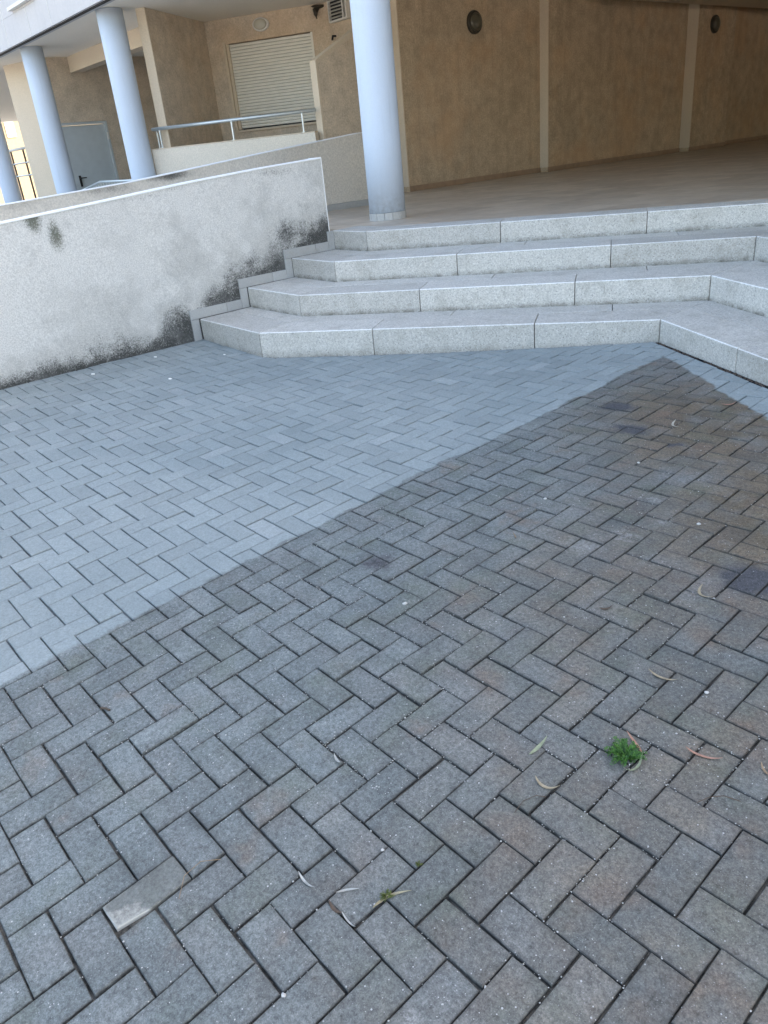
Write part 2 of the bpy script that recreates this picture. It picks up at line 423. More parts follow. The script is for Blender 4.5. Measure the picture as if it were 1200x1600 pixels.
def lathe(bm, prof, centre, axis_mat=None, seg=32):
    """prof: list of (radius, height)"""
    rings = []
    for r, h in prof:
        ring = []
        for k in range(seg):
            t = 2 * math.pi * k / seg
            v = Vector((r * math.cos(t), r * math.sin(t), h))
            if axis_mat is not None: v = axis_mat @ v
            ring.append(bm.verts.new(v + Vector(centre)))
        rings.append(ring)
    for i in range(len(rings) - 1):
        for k in range(seg): bm.faces.new((rings[i][k], rings[i][(k + 1) % seg], rings[i + 1][(k + 1) % seg], rings[i + 1][k]))
    bm.faces.new(rings[0][::-1]); bm.faces.new(rings[-1])
    bmesh.ops.recalc_face_normals(bm, faces=bm.faces)
    return bm
def line_meet(p, d, q, e):
    """2D intersection of p+s d and q+t e"""
    det = d[0] * -e[1] + e[0] * d[1]
    r = (q[0] - p[0], q[1] - p[1]); s = (r[0] * -e[1] + e[0] * r[1]) / det
    return (p[0] + s * d[0], p[1] + s * d[1])

# ------------------------------------------------------------------ stair geometry
ZF = 0.8385                                   # lobby floor level
RISE = 0.18431
L_ = [(-5.648, 2.216), (-5.668, 2.781), (-5.687, 3.345), (-5.707, 3.910)]
A_ = [(-4.541, 2.153), (-4.739, 2.728), (-4.937, 3.303), (-5.135, 3.878)]
B_ = [(-1.951, 3.860), (-1.963, 4.557), (-1.975, 5.255), (-1.987, 5.952)]
ZT = [0.2856, 0.4699, 0.6542, 0.8385]
ang = math.radians
DF = (math.cos(ang(33.384)), math.sin(ang(33.384)))         # along the front edges
DR = (math.cos(ang(-31.43)), math.sin(ang(-31.43)))         # along the right-hand edges
DW = (math.cos(ang(91.984)), math.sin(ang(91.984)))         # along the ramp wall
def wall_x(y): return -5.64 - (y - 0.4) * 0.0178

# ================================================================== SETTING
# ground sheet (joint sand under the pavers, then plain paving out to the horizon)
bm = bmesh.new()
ga = [-4000, -1000, -300, -120] + list(range(-78, 36, 3)) + [60, 150, 400, 1500, 4000]
gb = [-4000, -1000, -300, -90] + list(range(-40, 49, 3)) + [80, 150, 400, 1500, 4000]
grid = [[bm.verts.new(plaza(a, b, -.011)) for b in gb] for a in ga]
for i in range(len(ga) - 1):
    for j in range(len(gb) - 1):
        f = bm.faces.new((grid[i][j], grid[i + 1][j], grid[i + 1][j + 1], grid[i][j + 1]))
        far = ga[i] < -78 or ga[i + 1] > 36 or gb[j] < -40 or gb[j + 1] > 49
        f.material_index = 1 if far else 0
ground = struct(mesh_obj("ground", bm, M['bed'])); ground.data.materials.append(M['asphalt'])

# pavers ----------------------------------------------------------
def clip(poly, p, nrm):
    """keep the side where (v-p).nrm <= 0"""
    out = []
    for i in range(len(poly)):
        a, b = poly[i], poly[(i + 1) % len(poly)]
        da = (a[0] - p[0]) * nrm[0] + (a[1] - p[1]) * nrm[1]; db = (b[0] - p[0]) * nrm[0] + (b[1] - p[1]) * nrm[1]
        if da <= 0: out.append(a)
        if (da < 0 < db) or (db < 0 < da):
            t = da / (da - db); out.append((a[0] + (b[0] - a[0]) * t, a[1] + (b[1] - a[1]) * t))
    return out
def area(p): return .5 * sum(p[i][0] * p[(i + 1) % len(p)][1] - p[(i + 1) % len(p)][0] * p[i][1] for i in range(len(p)))
def inset(poly, d):
    n = len(poly); out = []
    L = []
    for i in range(n):
        a, b = poly[i], poly[(i + 1) % n]; dx, dy = b[0] - a[0], b[1] - a[1]; l = math.hypot(dx, dy)
        if l < 1e-6: return None
        dx, dy = dx / l, dy / l; L.append(((a[0] - dy * d, a[1] + dx * d), (dx, dy)))
    for i in range(n):
        p, dp = L[i - 1]; q, dq = L[i]
        if abs(dp[0] * dq[1] - dp[1] * dq[0]) < 1e-4: out.append(q)
        else: out.append(line_meet(p, dp, q, dq))
    return out
def dedupe(poly):
    out = []
    for p in poly:
        if not out or math.hypot(p[0] - out[-1][0], p[1] - out[-1][1]) > .02: out.append(p)
    if len(out) > 1 and math.hypot(out[0][0] - out[-1][0], out[0][1] - out[-1][1]) < .02: out.pop()
    return out

def lat(x, y):   # world -> lattice
    a, b = x * 10, y * 10
    for _ in range(6):
        w = plaza(a, b); a += (x - w[0]) * 10; b += (y - w[1]) * 10
    return (a, b)
nF = (-DF[1], DF[0]); nR = (-DR[1], DR[0])
pB = lat(*B_[0]); pA = lat(*A_[0])
def nlat(n): return n      # the lattice axes are the world axes to within half a degree
pR = (pB[0] - nR[0] * .42, pB[1] - nR[1] * .42)          # 2 cm open gap along the right-hand step
pF = (pB[0] - nF[0] * .13, pB[1] - nF[1] * .13)
pW = lat(wall_x(1.0), 1.0); pW = (pW[0] + .14, pW[1])
nW = (-math.cos(ang(1.0)), -math.sin(ang(1.0)))

CHIPPED = (-6, -9)
def paver_geo(rect, near=False):
    x0, y0, x1, y1 = rect
    j = .024
    ox, oy, rot = RNG.normal(0, .011), RNG.normal(0, .011), RNG.normal(0, .0065)
    cx, cy = (x0 + x1) / 2, (y0 + y1) / 2
    pts = [(x0 + j, y0 + j), (x1 - j, y0 + j), (x1 - j, y1 - j), (x0 + j, y1 - j)]
    c, s = math.cos(rot), math.sin(rot)
    pts = [(cx + ox + (p[0] - cx) * c - (p[1] - cy) * s, cy + oy + (p[0] - cx) * s + (p[1] - cy) * c) for p in pts]
    if rect[:2] == CHIPPED:
        for p_, q_ in (((-5.17, -9.0), (-5.10, -8.55)), ((-5.10, -8.55), (-5.02, -8.05))):
            pts = clip(pts, p_, (q_[1] - p_[1], -(q_[0] - p_[0])))
    if cx > pA[0] + .4:
        if (cx - pA[0]) * nF[0] + (cy - pA[1]) * nF[1] < 6: pts = clip(pts, pF, nF)
    if pts: pts = clip(pts, pR, nR) if cx > pB[0] - 4 else pts
    if pts: pts = clip(pts, pW, nW)
    pts = dedupe(pts) if pts else []
    if len(pts) < 3 or area(pts) < .12: return None
    if near:
        q = []
        for i_ in range(len(pts)):
            a_, b_ = pts[i_], pts[(i_ + 1) % len(pts)]
            q.append((a_[0] + (cx - a_[0]) * .004 + RNG.normal(0, .004), a_[1] + (cy - a_[1]) * .004 + RNG.normal(0, .004)))
            t_ = RNG.uniform(.3, .7)
            if math.hypot(b_[0] - a_[0], b_[1] - a_[1]) > .6:
                q.append((a_[0] + (b_[0] - a_[0]) * t_ + RNG.normal(0, .003), a_[1] + (b_[1] - a_[1]) * t_ + RNG.normal(0, .003)))
        pts = q
    r1 = inset(pts, .022); r2 = inset(pts, .17)
    if r1 is None or area(r1) <= 0.03: return None
    if r2 is None or area(r2) <= 0.02 or any(math.hypot(r2[i][0] - pts[i][0], r2[i][1] - pts[i][1]) > .6 for i in range(len(pts))):
        cxm = sum(p[0] for p in pts) / len(pts); cym = sum(p[1] for p in pts) / len(pts)
        r2 = [(p[0] + (cxm - p[0]) * .3, p[1] + (cym - p[1]) * .3) for p in r1]
    ta, tb, tz = RNG.normal(0, .0010), RNG.normal(0, .0014), RNG.normal(0, .0011)
    def W(p, dz): return plaza(p[0], p[1], dz + tz + ta * (p[0] - cx) + tb * (p[1] - cy))
    n = len(pts); V = []; E = []; F = []
    for ring, dz, e in ((r2, 0, 0.0), (r1, -.0002, .55), (pts, -.0032, 1.0), (pts, -.030, 1.0)):
        for p in ring: V.append(W(p, dz)); E.append(e)
    F.append(tuple(range(n)))
    for k in range(3):
        for i in range(n):
            q = (i + 1) % n
            F.append((k * n + i, (k + 1) * n + i, (k + 1) * n + q, k * n + q))
    tone = (RNG.random(), RNG.random(), RNG.random())
    return V, F, E, tone, (cx, cy)
def set_paver_attrs(me, E, tones):
    a = me.attributes.new("edge", 'FLOAT', 'POINT'); a.data.foreach_set("value", np.array(E, np.float32))
    c = me.attributes.new("tone", 'FLOAT_COLOR', 'FACE'); c.data.foreach_set("color", np.array(tones, np.float32).ravel())
def proj_area(V, n):
    P = np.array(V[:n]) - np.array(CAM_POS); Y = P @ np.array(CAM_R).T
    if (Y[:, 2] < .2).any(): return 0
    u = 576 / 768 * 0 + 1183.8 * Y[:, 0] / Y[:, 2] + 600; v = 1183.8 * Y[:, 1] / Y[:, 2] + 800
    cu, cv = u.mean(), v.mean()
    if cu < -40 or cu > 1240 or cv > 1650 or cv < 300: return 0
    return abs(.5 * sum(u[i] * v[(i + 1) % n] - u[(i + 1) % n] * v[i] for i in range(n)))
pav = []
for i in range(-130, 130):
    for jj in range(-70, 70):
        x, y = i + 2 * jj, i - 2 * jj
        for rect in ((x, y, x + 2, y + 1), (x, y + 1, x + 1, y + 3)):
            if rect[0] < -66 or rect[2] > 32 or rect[1] < -36 or rect[3] > 46: continue
            cx, cy = (rect[0] + rect[2]) / 2, (rect[1] + rect[3]) / 2
            if (cx - pR[0]) * nR[0] + (cy - pR[1]) * nR[1] > 2 and cx > pB[0]: continue
            if (cx - pF[0]) * nF[0] + (cy - pF[1]) * nF[1] > 3 and pA[0] < cx <= pB[0] + 2: continue
            if cx < pA[0] and cy > 24: continue
            if cx < pW[0] - 2: continue
            g = paver_geo(rect, math.hypot(cx - 1, cy - 2) < 16)
            if g: pav.append((g, rect))
pav.sort(key=lambda t: -proj_area(t[0][0], len(t[0][2]) // 4))
for k, ((V, F, E, tone, c), rect) in enumerate(pav[:300]):
    ctr = np.array(plaza(c[0], c[1]))
    me = bpy.data.meshes.new("paver"); me.from_pydata([tuple(np.array(v) - ctr) for v in V], [], F)
    chip = rect[:2] == CHIPPED
    me.materials.append(M['paver_chipped' if chip else 'paver'])
    set_paver_attrs(me, E, [(*tone, 1)] * len(F))
    o = bpy.data.objects.new("paver", me); COL.objects.link(o); o.parent = ground; o.location = ctr
    if chip: o['label'] = 'pale chipped paver with a broken lower edge'
VV, FF, EE, TT = [], [], [], []
for (V, F, E, tone, c), rect in pav[300:]:
    o0 = len(VV); VV += V; EE += E; FF += [tuple(i + o0 for i in f) for f in F]; TT += [(*tone, 1)] * len(F)
me = bpy.data.meshes.new("paver_field"); me.from_pydata(VV, [], FF); me.materials.append(M['paver'])
set_paver_attrs(me, EE, TT)
o = bpy.data.objects.new("paver_field", me); COL.objects.link(o); o.parent = ground; o["kind"] = "stuff"

# stone steps ------------------------------------------------------
steps = thing("stone_steps", "four wide grey granite steps rising from the paving to the lobby", "steps", (-3, 4, 0))
def block(outer0, outer1, inner1, inner0, z0, z1, name="step_stone", bev=.0022, gap=.0028):
    plan = [outer0, outer1, inner1, inner0]
    if area(plan) < 0: plan = plan[::-1]
    plan = inset(plan, gap)
    dz = random.uniform(-.0012, .0012)
    b = bmesh.new()
    prism(plan, z0, z1 + dz, b)
    mo = Vector(((outer0[0] + outer1[0]) / 2, (outer0[1] + outer1[1]) / 2))
    if name == "step_stone":
        es = sorted([e for e in b.edges if all(v.co.z > z1 - .01 for v in e.verts)], key=lambda e: (((e.verts[0].co + e.verts[1].co) / 2).xy - mo).length)
        r_ = bmesh.ops.bevel(b, geom=[es[0]], offset=.0075, segments=1, affect='EDGES', profile=.5)
        for f_ in r_['faces']: f_.material_index = 1
    # subdivided riser so that its foot can carry a painted shadow line
    bmesh.ops.bisect_plane(b, geom=b.verts[:] + b.edges[:] + b.faces[:], plane_co=(0, 0, z1 - RISE + .045), plane_no=(0, 0, 1))
    o = part(name, b, M['granite'], steps, bevel=bev, seg=1)
    recentre(o)
    o.data.materials.append(M['granite_worn'])
    a = o.data.attributes.new("foot", 'FLOAT', 'POINT')
    zc = o.location.z + steps.location.z
    a.data.foreach_set("value", [1.0 if v.co.z + zc < z1 - RISE + .02 else 0.0 for v in o.data.vertices])
    return o
ND = .363                                      # depth of a nosing stone
RD = .62                                       # rear strip runs under the next riser
def off(p, n, d): return (p[0] + n[0] * d, p[1] + n[1] * d)
dC = (A_[0][0] - L_[0][0], A_[0][1] - L_[0][1]); l = math.hypot(*dC); dC = (dC[0] / l, dC[1] / l); nC = (-dC[1], dC[0])
SEAM = [(.974, 2.227), (1.08, 2.337), (1.146, 2.448), (1.304, 2.593)]
RSEAM = [(.924, 2.16, 3.4), (1.10, 2.35, 3.6), (1.2, 2.45, 3.7), (1.3, 2.55, 3.8)]
for i in range(4):
    L, A, B, z1 = L_[i], A_[i], B_[i], ZT[i]
    z0 = z1 - RISE - (.02 if i else .12)
    for lo, hi in ((0, ND), (ND, RD)):
        if i == 3 and lo > 0: continue
        nm = "step_stone" if lo == 0 else "tread_slab"
        zz0 = z0 if lo == 0 else z1 - .12
        d0, d1 = lo, hi
        a0, a1 = [line_meet(off(A, nC, d), dC, off(A, nF, d), DF) for d in (d0, d1)]
        b0, b1 = [line_meet(off(B, nF, d), DF, off(B, nR, d), DR) for d in (d0, d1)]
        l0, l1 = [line_meet(off(L, nC, d), dC, (L[0] + .004, L[1]), DW) for d in (d0, d1)]
        block(l0, a0, a1, l1, zz0, z1, nm)
        def along(s, d): return (A[0] + DF[0] * s + nF[0] * d, A[1] + DF[1] * s + nF[1] * d)
        cuts = SEAM[i] if lo == 0 else [c + .55 for c in SEAM[i]]
        prev = (a0, a1)
        for s in cuts:
            cur = (along(s, d0), along(s, d1)); block(prev[0], cur[0], cur[1], prev[1], zz0, z1, nm); prev = cur
        block(prev[0], b0, b1, prev[1], zz0, z1, nm)
        def alongr(s, d): return (B[0] + DR[0] * s + nR[0] * d, B[1] + DR[1] * s + nR[1] * d)
        prev = (b0, b1)
        for s in (RSEAM[i] if lo == 0 else [c + .5 for c in RSEAM[i]]):
            cur = (alongr(s, d0), alongr(s, d1)); block(prev[0], cur[0], cur[1], prev[1], zz0, z1, nm); prev = cur

# lobby floor ---------------------------------------------------------
a1 = line_meet(off(A_[3], nC, .1), dC, off(A_[3], nF, .1), DF)
b1 = line_meet(off(B_[3], nF, .1), DF, off(B_[3], nR, .1), DR)
r1 = (b1[0] + DR[0] * 4.2, b1[1] + DR[1] * 4.2)
plan = [(-5.72, 4.0), a1, b1, r1, (9, r1[1]), (9, 24.2), (-13.4, 24.2), (-13.4, 6.55), (-8.25, 6.55), (-8.25, 3.95)]
lobby_floor = struct(mesh_obj("lobby_floor", prism(plan, ZF - .18, ZF - .004), M['floor']))
# ramp between the two parapets, running down to the left
bm = prism([(-8.25, -4), (-5.75, -4), (-5.75, 3.97), (-8.25, 3.97)], -.8, [.28, .28, ZF - .005, ZF - .005])
struct(mesh_obj("ramp", bm, M['floor']))
struct(mesh_obj("lower_terrace", box(-40, -8.35, -6, 24, -.5, .55), M['asphalt']))

# ramp parapet walls ----------------------------------------------------
def parapet(name, label, xf, ys, tops, thick, mat, zbase, endtrim):
    root = thing(name, label, "wall", (xf(ys[0]), ys[0], 0))
    n = len(ys); b = bmesh.new()
    rows = []
    for y, t in zip(ys, tops):
        x = xf(y)
        rows.append([b.verts.new((x, y, zbase)), b.verts.new((x, y, t)), b.verts.new((x - thick, y, t)), b.verts.new((x - thick, y, zbase))])
    for i in range(n - 1):
        for k in range(4): b.faces.new((rows[i][k], rows[i][(k + 1) % 4], rows[i + 1][(k + 1) % 4], rows[i + 1][k]))
    b.faces.new(rows[0][::-1]); b.faces.new(rows[-1]); bmesh.ops.recalc_face_normals(b, faces=b.faces)
    part("wall_body", b, mat, root)
    # thin painted capping with a small lip
    b = bmesh.new(); rows = []
    for y, t in zip(ys, tops):
        x = xf(y) + .006
        rows.append([b.verts.new((x, y, t + .001)), b.verts.new((x, y, t + .010)), b.verts.new((x - thick - .012, y, t + .010)), b.verts.new((x - thick - .012, y, t + .001))])
    for i in range(n - 1):
        for k in range(4): b.faces.new((rows[i][k], rows[i][(k + 1) % 4], rows[i + 1][(k + 1) % 4], rows[i + 1][k]))
    b.faces.new(rows[0][::-1]); b.faces.new(rows[-1]); bmesh.ops.recalc_face_normals(b, faces=b.faces)
    part("wall_cap", b, M['cap'], root)
    if endtrim:
        y = ys[-1]; x = xf(y)
        part("edge_bead", box(x - thick - .012, x + .004, y + .001, y + .008, endtrim, tops[-1] + .014), M['cap'], root)
    return root
W1 = parapet("ramp_wall", "weathered white rendered ramp wall with black mould beside the granite steps", wall_x,
             [-4, -2, .73, 1.51, 2.41, 3.2, 3.862], [.94, 1.09, 1.295, 1.355, 1.43, 1.48, 1.512], .20, M['ramp_wall'], -.9, ZF - .02)
def wall2_x(y): return -8.02 - (y - 1.44) * .0345
W2 = parapet("inner_ramp_wall", "cleaner beige rendered parapet on the far side of the ramp", wall2_x,
             [-4, -1, 1.44, 2.93, 3.73, 4.83, 6.50], [1.10, 1.25, 1.375, 1.46, 1.53, 1.63, 1.768], .20, M['inner_wall'], -.9, None)
part("skirting", box(wall2_x(5.5) + .0, wall2_x(5.5) + .06, 3.98, 6.5, ZF - .01, ZF + .075), M['skirt'], W2)
# stepped skirting tiles against the ramp wall
def skirt(y0, y1, z0, z1):
    x = wall_x((y0 + y1) / 2)
    b = prism([(wall_x(y0) - .01, y0 + .0015), (wall_x(y0) + .016, y0 + .0015), (wall_x(y1) + .016, y1 - .0015), (wall_x(y1) - .01, y1 - .0015)], z0 + .0015, z1 - .0015)
    o = part("skirting_tile", b, M['skirt'], W1, bevel=.002)
    recentre(o)
SW, SH = .082, .088
for i in range(4):
    y = L_[i][1]; zb = (ZT[i - 1] if i else .02)
    skirt(y - SW, y, zb - (0 if i == 0 else 0), ZT[i])
    if i < 3:
        skirt(y - SW, L_[i + 1][1] - SW - .17, ZT[i], ZT[i] + SH)
        skirt(L_[i + 1][1] - SW - .17, L_[i + 1][1] - SW, ZT[i], ZT[i] + SH)

# building ---------------------------------------------------------------
bld = thing("apartment_building", "beige rendered apartment building with recessed lobby, balcony and white upper storey", "building", (-9, 9, 0))
ZC = 3.84
def bp(name, bm, mat, **k): return part(name, bm, mat, bld, **k)
# lobby side wall with pilasters
plan = [(-9.45, 8.5), (-9.45, 12.05), (-9.262, 12.05), (-9.262, 12.5), (-9.30, 12.5), (-9.30, 16.98), (-9.06, 16.98),
        (-9.06, 17.35), (-9.09, 17.35), (-9.09, 18.7), (-9.5, 18.7), (-9.5, 24.2), (-9.8, 24.2), (-9.8, 8.5)]
bp("lobby_wall", prism(plan[::-1], ZF - .05, 4.2), M['lobby'])
# pilaster faces: the wall's own paint, lightened to look lit
bp("pilaster_face", box(-9.45, -9.258, 12.030, 12.048, ZF + .08, 4.0), M['light_beige'])
bp("pilaster_face", box(-9.30, -9.056, 16.960, 16.978, ZF + .08, 3.9), M['light_beige'])
bp("pilaster_face", box(-9.60, -9.446, 8.478, 8.498, ZF + .08, 4.0), M['light_beige'])
# skirting along the lobby wall
for (x, y0, y1) in ((-9.45, 8.5, 12.03), (-9.262, 12.03, 12.5), (-9.30, 12.5, 16.96), (-9.06, 16.96, 17.35), (-9.09, 17.35, 18.7), (-9.5, 18.7, 24.1)):
    bp("skirting", box(x + .001, x + .012, y0, y1, ZF - .003, ZF + .085), M['lobby_skirt'])
# unseen end and right-hand lobby walls, closing it in so it stays dark
bp("lobby_end_wall", box(-9.8, 9.2, 24.2, 24.5, ZF - .05, 4.2), M['lobby'])
bp("lobby_right_wall", box(5.6, 5.9, 7.5, 17.5, ZF - .05, 4.2), M['lobby'])  # stops short: added opening lets daylight onto the far left wall
bp("lobby_right_return", box(5.9, 10.2, 7.5, 7.8, -.3, 4.2), M['beige'])
# sloping-topped side wall of the balcony
pts = [(6.91, .7), (6.91, 2.82), (7.76, 3.24), (8.47, 3.60), (8.47, .7)]
b = bmesh.new(); f0 = [b.verts.new((-9.60, y, z)) for y, z in pts]; f1 = [b.verts.new((-9.72, y, z)) for y, z in pts]
b.faces.new(f0); b.faces.new(f1[::-1])
for i in range(5): b.faces.new((f0[i], f0[(i + 1) % 5], f1[(i + 1) % 5], f1[i]))
bmesh.ops.recalc_face_normals(b, faces=b.faces)
bp("sloping_wall", b, M['beige'])
b = bmesh.new()
edge = [(6.898, .9), (6.898, 2.828), (7.755, 3.252), (8.47, 3.612)]
inn = [(6.935, .9), (6.935, 2.775), (7.775, 3.190), (8.47, 3.545)]
o0 = [b.verts.new((-9.596, y, z)) for y, z in edge]; o1 = [b.verts.new((-9.745, y, z)) for y, z in edge]
i0 = [b.verts.new((-9.596, y, z)) for y, z in inn]; i1 = [b.verts.new((-9.745, y, z)) for y, z in inn]
for k in range(3):
    for q in ((o0[k], o0[k + 1], o1[k + 1], o1[k]), (i0[k], i0[k + 1], i1[k + 1], i1[k]), (o0[k], o0[k + 1], i0[k + 1], i0[k]), (o1[k], o1[k + 1], i1[k + 1], i1[k])): b.faces.new(q)
bmesh.ops.recalc_face_normals(b, faces=b.faces)
bp("wall_coping", b, M['light_beige'])

# balcony recess
c33, s33 = math.cos(ang(33.4)), math.sin(ang(33.4)); D33 = Vector((c33, s33)); N33 = Vector((-s33, c33))
CN = Vector((-12.944, 7.084)); RC = Vector((-11.018, 8.354)); PL = Vector((-11.872, 5.459))
bp("balcony_parapet", wallbox((-12.02, 5.17), (-9.62, 6.755), .14, .55, 1.868), M['cream_wall'])
bp("parapet_coping", wallbox((-12.025, 5.167), (-9.62, 6.755), .15, 1.870, 1.884, None, -.004), M['light_beige'])
# back wall round the shutter opening
s0, s1 = (Vector((-12.66, 7.274)) - CN).dot(D33), (Vector((-11.278, 8.183)) - CN).dot(D33)
zs0, zs1 = 2.10, 3.46
Lb = (RC - CN).length
def back(sa, sb, z0, z1, t=.2, o=0.0): return wallbox(CN + D33 * sa, CN + D33 * sb, t, z0, z1, None, o)
bp("balcony_wall", back(-.25, s0, .55, 3.95), M['beige'])
bp("balcony_wall", back(s1, Lb + .02, .55, 3.95), M['beige'])
bp("balcony_wall", back(s0, s1, zs1, 3.95), M['beige'])
bp("balcony_wall", back(s0, s1, .55, zs0 - .04), M['beige'])
bp("side_wall", wallbox(CN, PL, -.16, .55, 3.95), M['beige'])
bp("side_wall_end", wallbox(PL + Vector((s33, -c33)) * .003, PL - D33 * .158 + Vector((s33, -c33)) * .003, .02, .55, 3.95), M['light_beige'])
bp("balcony_wall", wallbox(RC, (-9.73, 8.354), .2, .55, 3.95), M['beige'])
bp("balcony_floor", prism([(-12.0, 5.3), (-9.73, 6.75), (-9.73, 8.3), (-11.0, 8.3), (-12.9, 7.05)], .55, 1.02), M['floor'])
# roller shutter
sh = bpy.data.objects.new("roller_shutter", None); COL.objects.link(sh); sh.parent = bld
p0 = CN + D33 * s0
sh.location = (p0.x + 9, p0.y - 9, zs0)
NS = 27; hs = (zs1 - zs0 - .02) / NS
b = bmesh.new(); ln = s1 - s0 - .10
prof = [(0, 0), (-.008, .006), (-.011, hs * .5), (-.008, hs - .010), (0, hs - .004), (.01, hs - .004), (.01, 0)]
fa = [b.verts.new((0, d, z)) for d, z in prof]; fb = [b.verts.new((ln, d, z)) for d, z in prof]
b.faces.new(fa); b.faces.new(fb[::-1])
for i in range(len(prof)): b.faces.new((fa[i], fa[(i + 1) % len(prof)], fb[(i + 1) % len(prof)], fb[i]))
bmesh.ops.recalc_face_normals(b, faces=b.faces)
slat0 = mesh_obj("slat", b, M['slat'], sh)
for k in range(NS):
    o = slat0 if k == 0 else slat0.copy()
    if k: COL.objects.link(o)
    q = D33 * .05 + N33 * .075
    o.location = (q.x, q.y, .015 + k * hs); o.rotation_euler = (0, 0, ang(33.4)); o.parent = sh
part("shutter_guide", back(s0 + .002, s0 + .05, zs0, zs1, .10, .03), M['light_beige'], sh)
part("shutter_guide", back(s1 - .05, s1 - .002, zs0, zs1, .10, .03), M['slat'], sh)
part("shutter_backing", back(s0 + .05, s1 - .05, zs0, zs1, .02, .12), M['dark'], sh)
part("window_frame", back(s0 - .045, s0 + .001, zs0 - .02, zs1 + .03, .05, -.012), M['light_beige'], sh)
bp("window_sill", back(s0 - .05, s1 + .04, zs0 - .045, zs0 - .012, .16, -.035), M['light_beige'])
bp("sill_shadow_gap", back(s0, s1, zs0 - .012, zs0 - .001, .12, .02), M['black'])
# fascia, ceiling, upper storey
bp("upper_storey", box(-34, 9.2, 4.55, 24.5, 4.25, 9.6), M['white_wall'])
bp("fascia", box(-34, 9.2, 4.550, 4.75, ZC - .018, 4.247), M['white_wall'])
bp("drip_shadow", box(-34, 9.2, 4.60, 4.66, ZC - .030, ZC - .019), M['dark'])  # dark strip standing in for the shadow line of the drip groove
bp("ceiling", box(-34, 9.2, 4.752, 24.4, ZC, 4.15), M['ceiling'])
bp("lowered_ceiling", box(-8.6, 5.5, 12.88, 24.1, 3.60, ZC - .002), M['light_beige'])
bp("ceiling_beam", box(-16.95, -12.62, 6.10, 6.35, 3.555, ZC - .002), M['light_beige'])
bp("fascia_ledge", box(-15.0, -13.85, 4.46, 4.547, 4.28, 4.33), M['grille'])
for x in (-13.4, -14.4, -15.62): bp("fascia_joint", box(x, x + .012, 4.5462, 4.5492, ZC, 5.5), M['grille'])
# passage behind the columns
bp("passage_wall", box(-17.2, -16.95, 5.36, 5.42, .5, 3.95), M['beige'])
bp("passage_wall", box(-17.15, -16.95, 6.62, 24, .5, 3.95), M['beige'])
bp("passage_wall", box(-17.15, -16.95, 5.422, 6.618, 2.645, 3.95), M['beige'])
bp("passage_end_wall", box(-16.9, -12.6, 10.2, 10.4, .5, 3.95), M['beige'])
bp("outer_wall", prism([(-18.14, 5.175), (-17.22, 5.53), (-17.30, 5.75), (-18.16, 5.45)], .0, 3.95), M['light_beige'])
# steel door in the passage
dr = bpy.data.objects.new("door", None); COL.objects.link(dr); dr.parent = bld; dr.location = (-16.97 + 9, 5.67 - 9, .56)
part("door_leaf", box(-17.02, -16.975, 5.44, 6.585, .56, 2.585), M['door'], dr)
part("door_frame", box(-17.0, -16.94, 6.592, 6.64, .56, 2.64), M['door'], dr)
part("door_frame", box(-17.0, -16.94, 5.43, 6.59, 2.59, 2.64), M['door'], dr)
b = bmesh.new(); box(-16.974, -16.955, 5.755, 5.80, 1.40, 1.62, b); tube(b, [(-16.955, 5.778, 1.57), (-16.90, 5.778, 1.57), (-16.90, 5.90, 1.57)], .011, 8)
part("door_handle", b, M['black'], dr)
part("hinge", box(-16.955, -16.92, 6.585, 6.625, 2.28, 2.42), M['grille'], dr)

# columns -----------------------------------------------------------------
def column(x, y, z0, label, first=None):
    root = thing("column", label, "column", (x, y, z0), "round blue-grey columns along the building front")
    b = bmesh.new(); lathe(b, [(.2, z0 + .075), (.2, z0 + .8), (.2, z0 + 1.6), (.2, z0 + 2.4), (.2, ZC - .003)], (x, y, 0), None, 56)
    part("shaft", b, M['column'], root, smooth=True)
    me = root.children[-1].data
    for p in me.polygons:
        if len(p.vertices) > 4: p.use_smooth = False
    for k in range(14):
        t0, t1 = 2 * math.pi * k / 14 + .012, 2 * math.pi * (k + 1) / 14 - .012
        pl = [(x + .206 * math.cos(t), y + .206 * math.sin(t)) for t in (t0, (t0 * 2 + t1) / 3, (t0 + t1 * 2) / 3, t1)]
        pl += [(x + .188 * math.cos(t), y + .188 * math.sin(t)) for t in (t1, (t0 + t1) / 2, t0)]
        o = part("base_tile", prism(pl, z0 - .003, z0 + .073), M['base_tile'], root); recentre(o)
    return root
column(-5.90, 4.85, ZF, "pale blue-grey round column standing on the top granite step")
column(-12.10, 4.97, .55, "blue-grey round column beside the balcony rail, behind the ramp walls")
column(-15.72, 4.97, .55, "blue-grey round column in front of the grey steel door")
column(-19.20, 4.95, .55, "blue-grey round column at the left edge, only its right side in frame")

# balcony handrail -----------------------------------------------------------
hr = thing("handrail", "pale metal tube handrail on short posts along the balcony parapet", "handrail", (-12, 5.2, 1.88))
a, c = Vector((-12.0, 5.24, 2.17)), Vector((-9.60, 6.80, 2.17))
b = bmesh.new(); tube(b, [a, c], .026, 14); part("rail", b, M['metal'], hr, smooth=True)
for t in (.045, .50, .92):
    p = a.lerp(c, t); b = bmesh.new(); tube(b, [(p.x, p.y, 1.885), (p.x, p.y, 2.150)], .017, 10)
    lathe(b, [(.036, 1.884), (.036, 1.892)], (p.x, p.y, 0), None, 14)
    part("post", b, M['metal'], hr)
b = bmesh.new(); q = a + Vector((-.55, .83, 0)) * .55; tube(b, [a, q], .024, 12); part("rail", b, M['metal'], hr)
for t in (.25, .75):
    p = a.lerp(q, t); b = bmesh.new(); tube(b, [(p.x, p.y, 1.5), (p.x, p.y, 2.15)], .016, 10); part("post", b, M['metal'], hr)

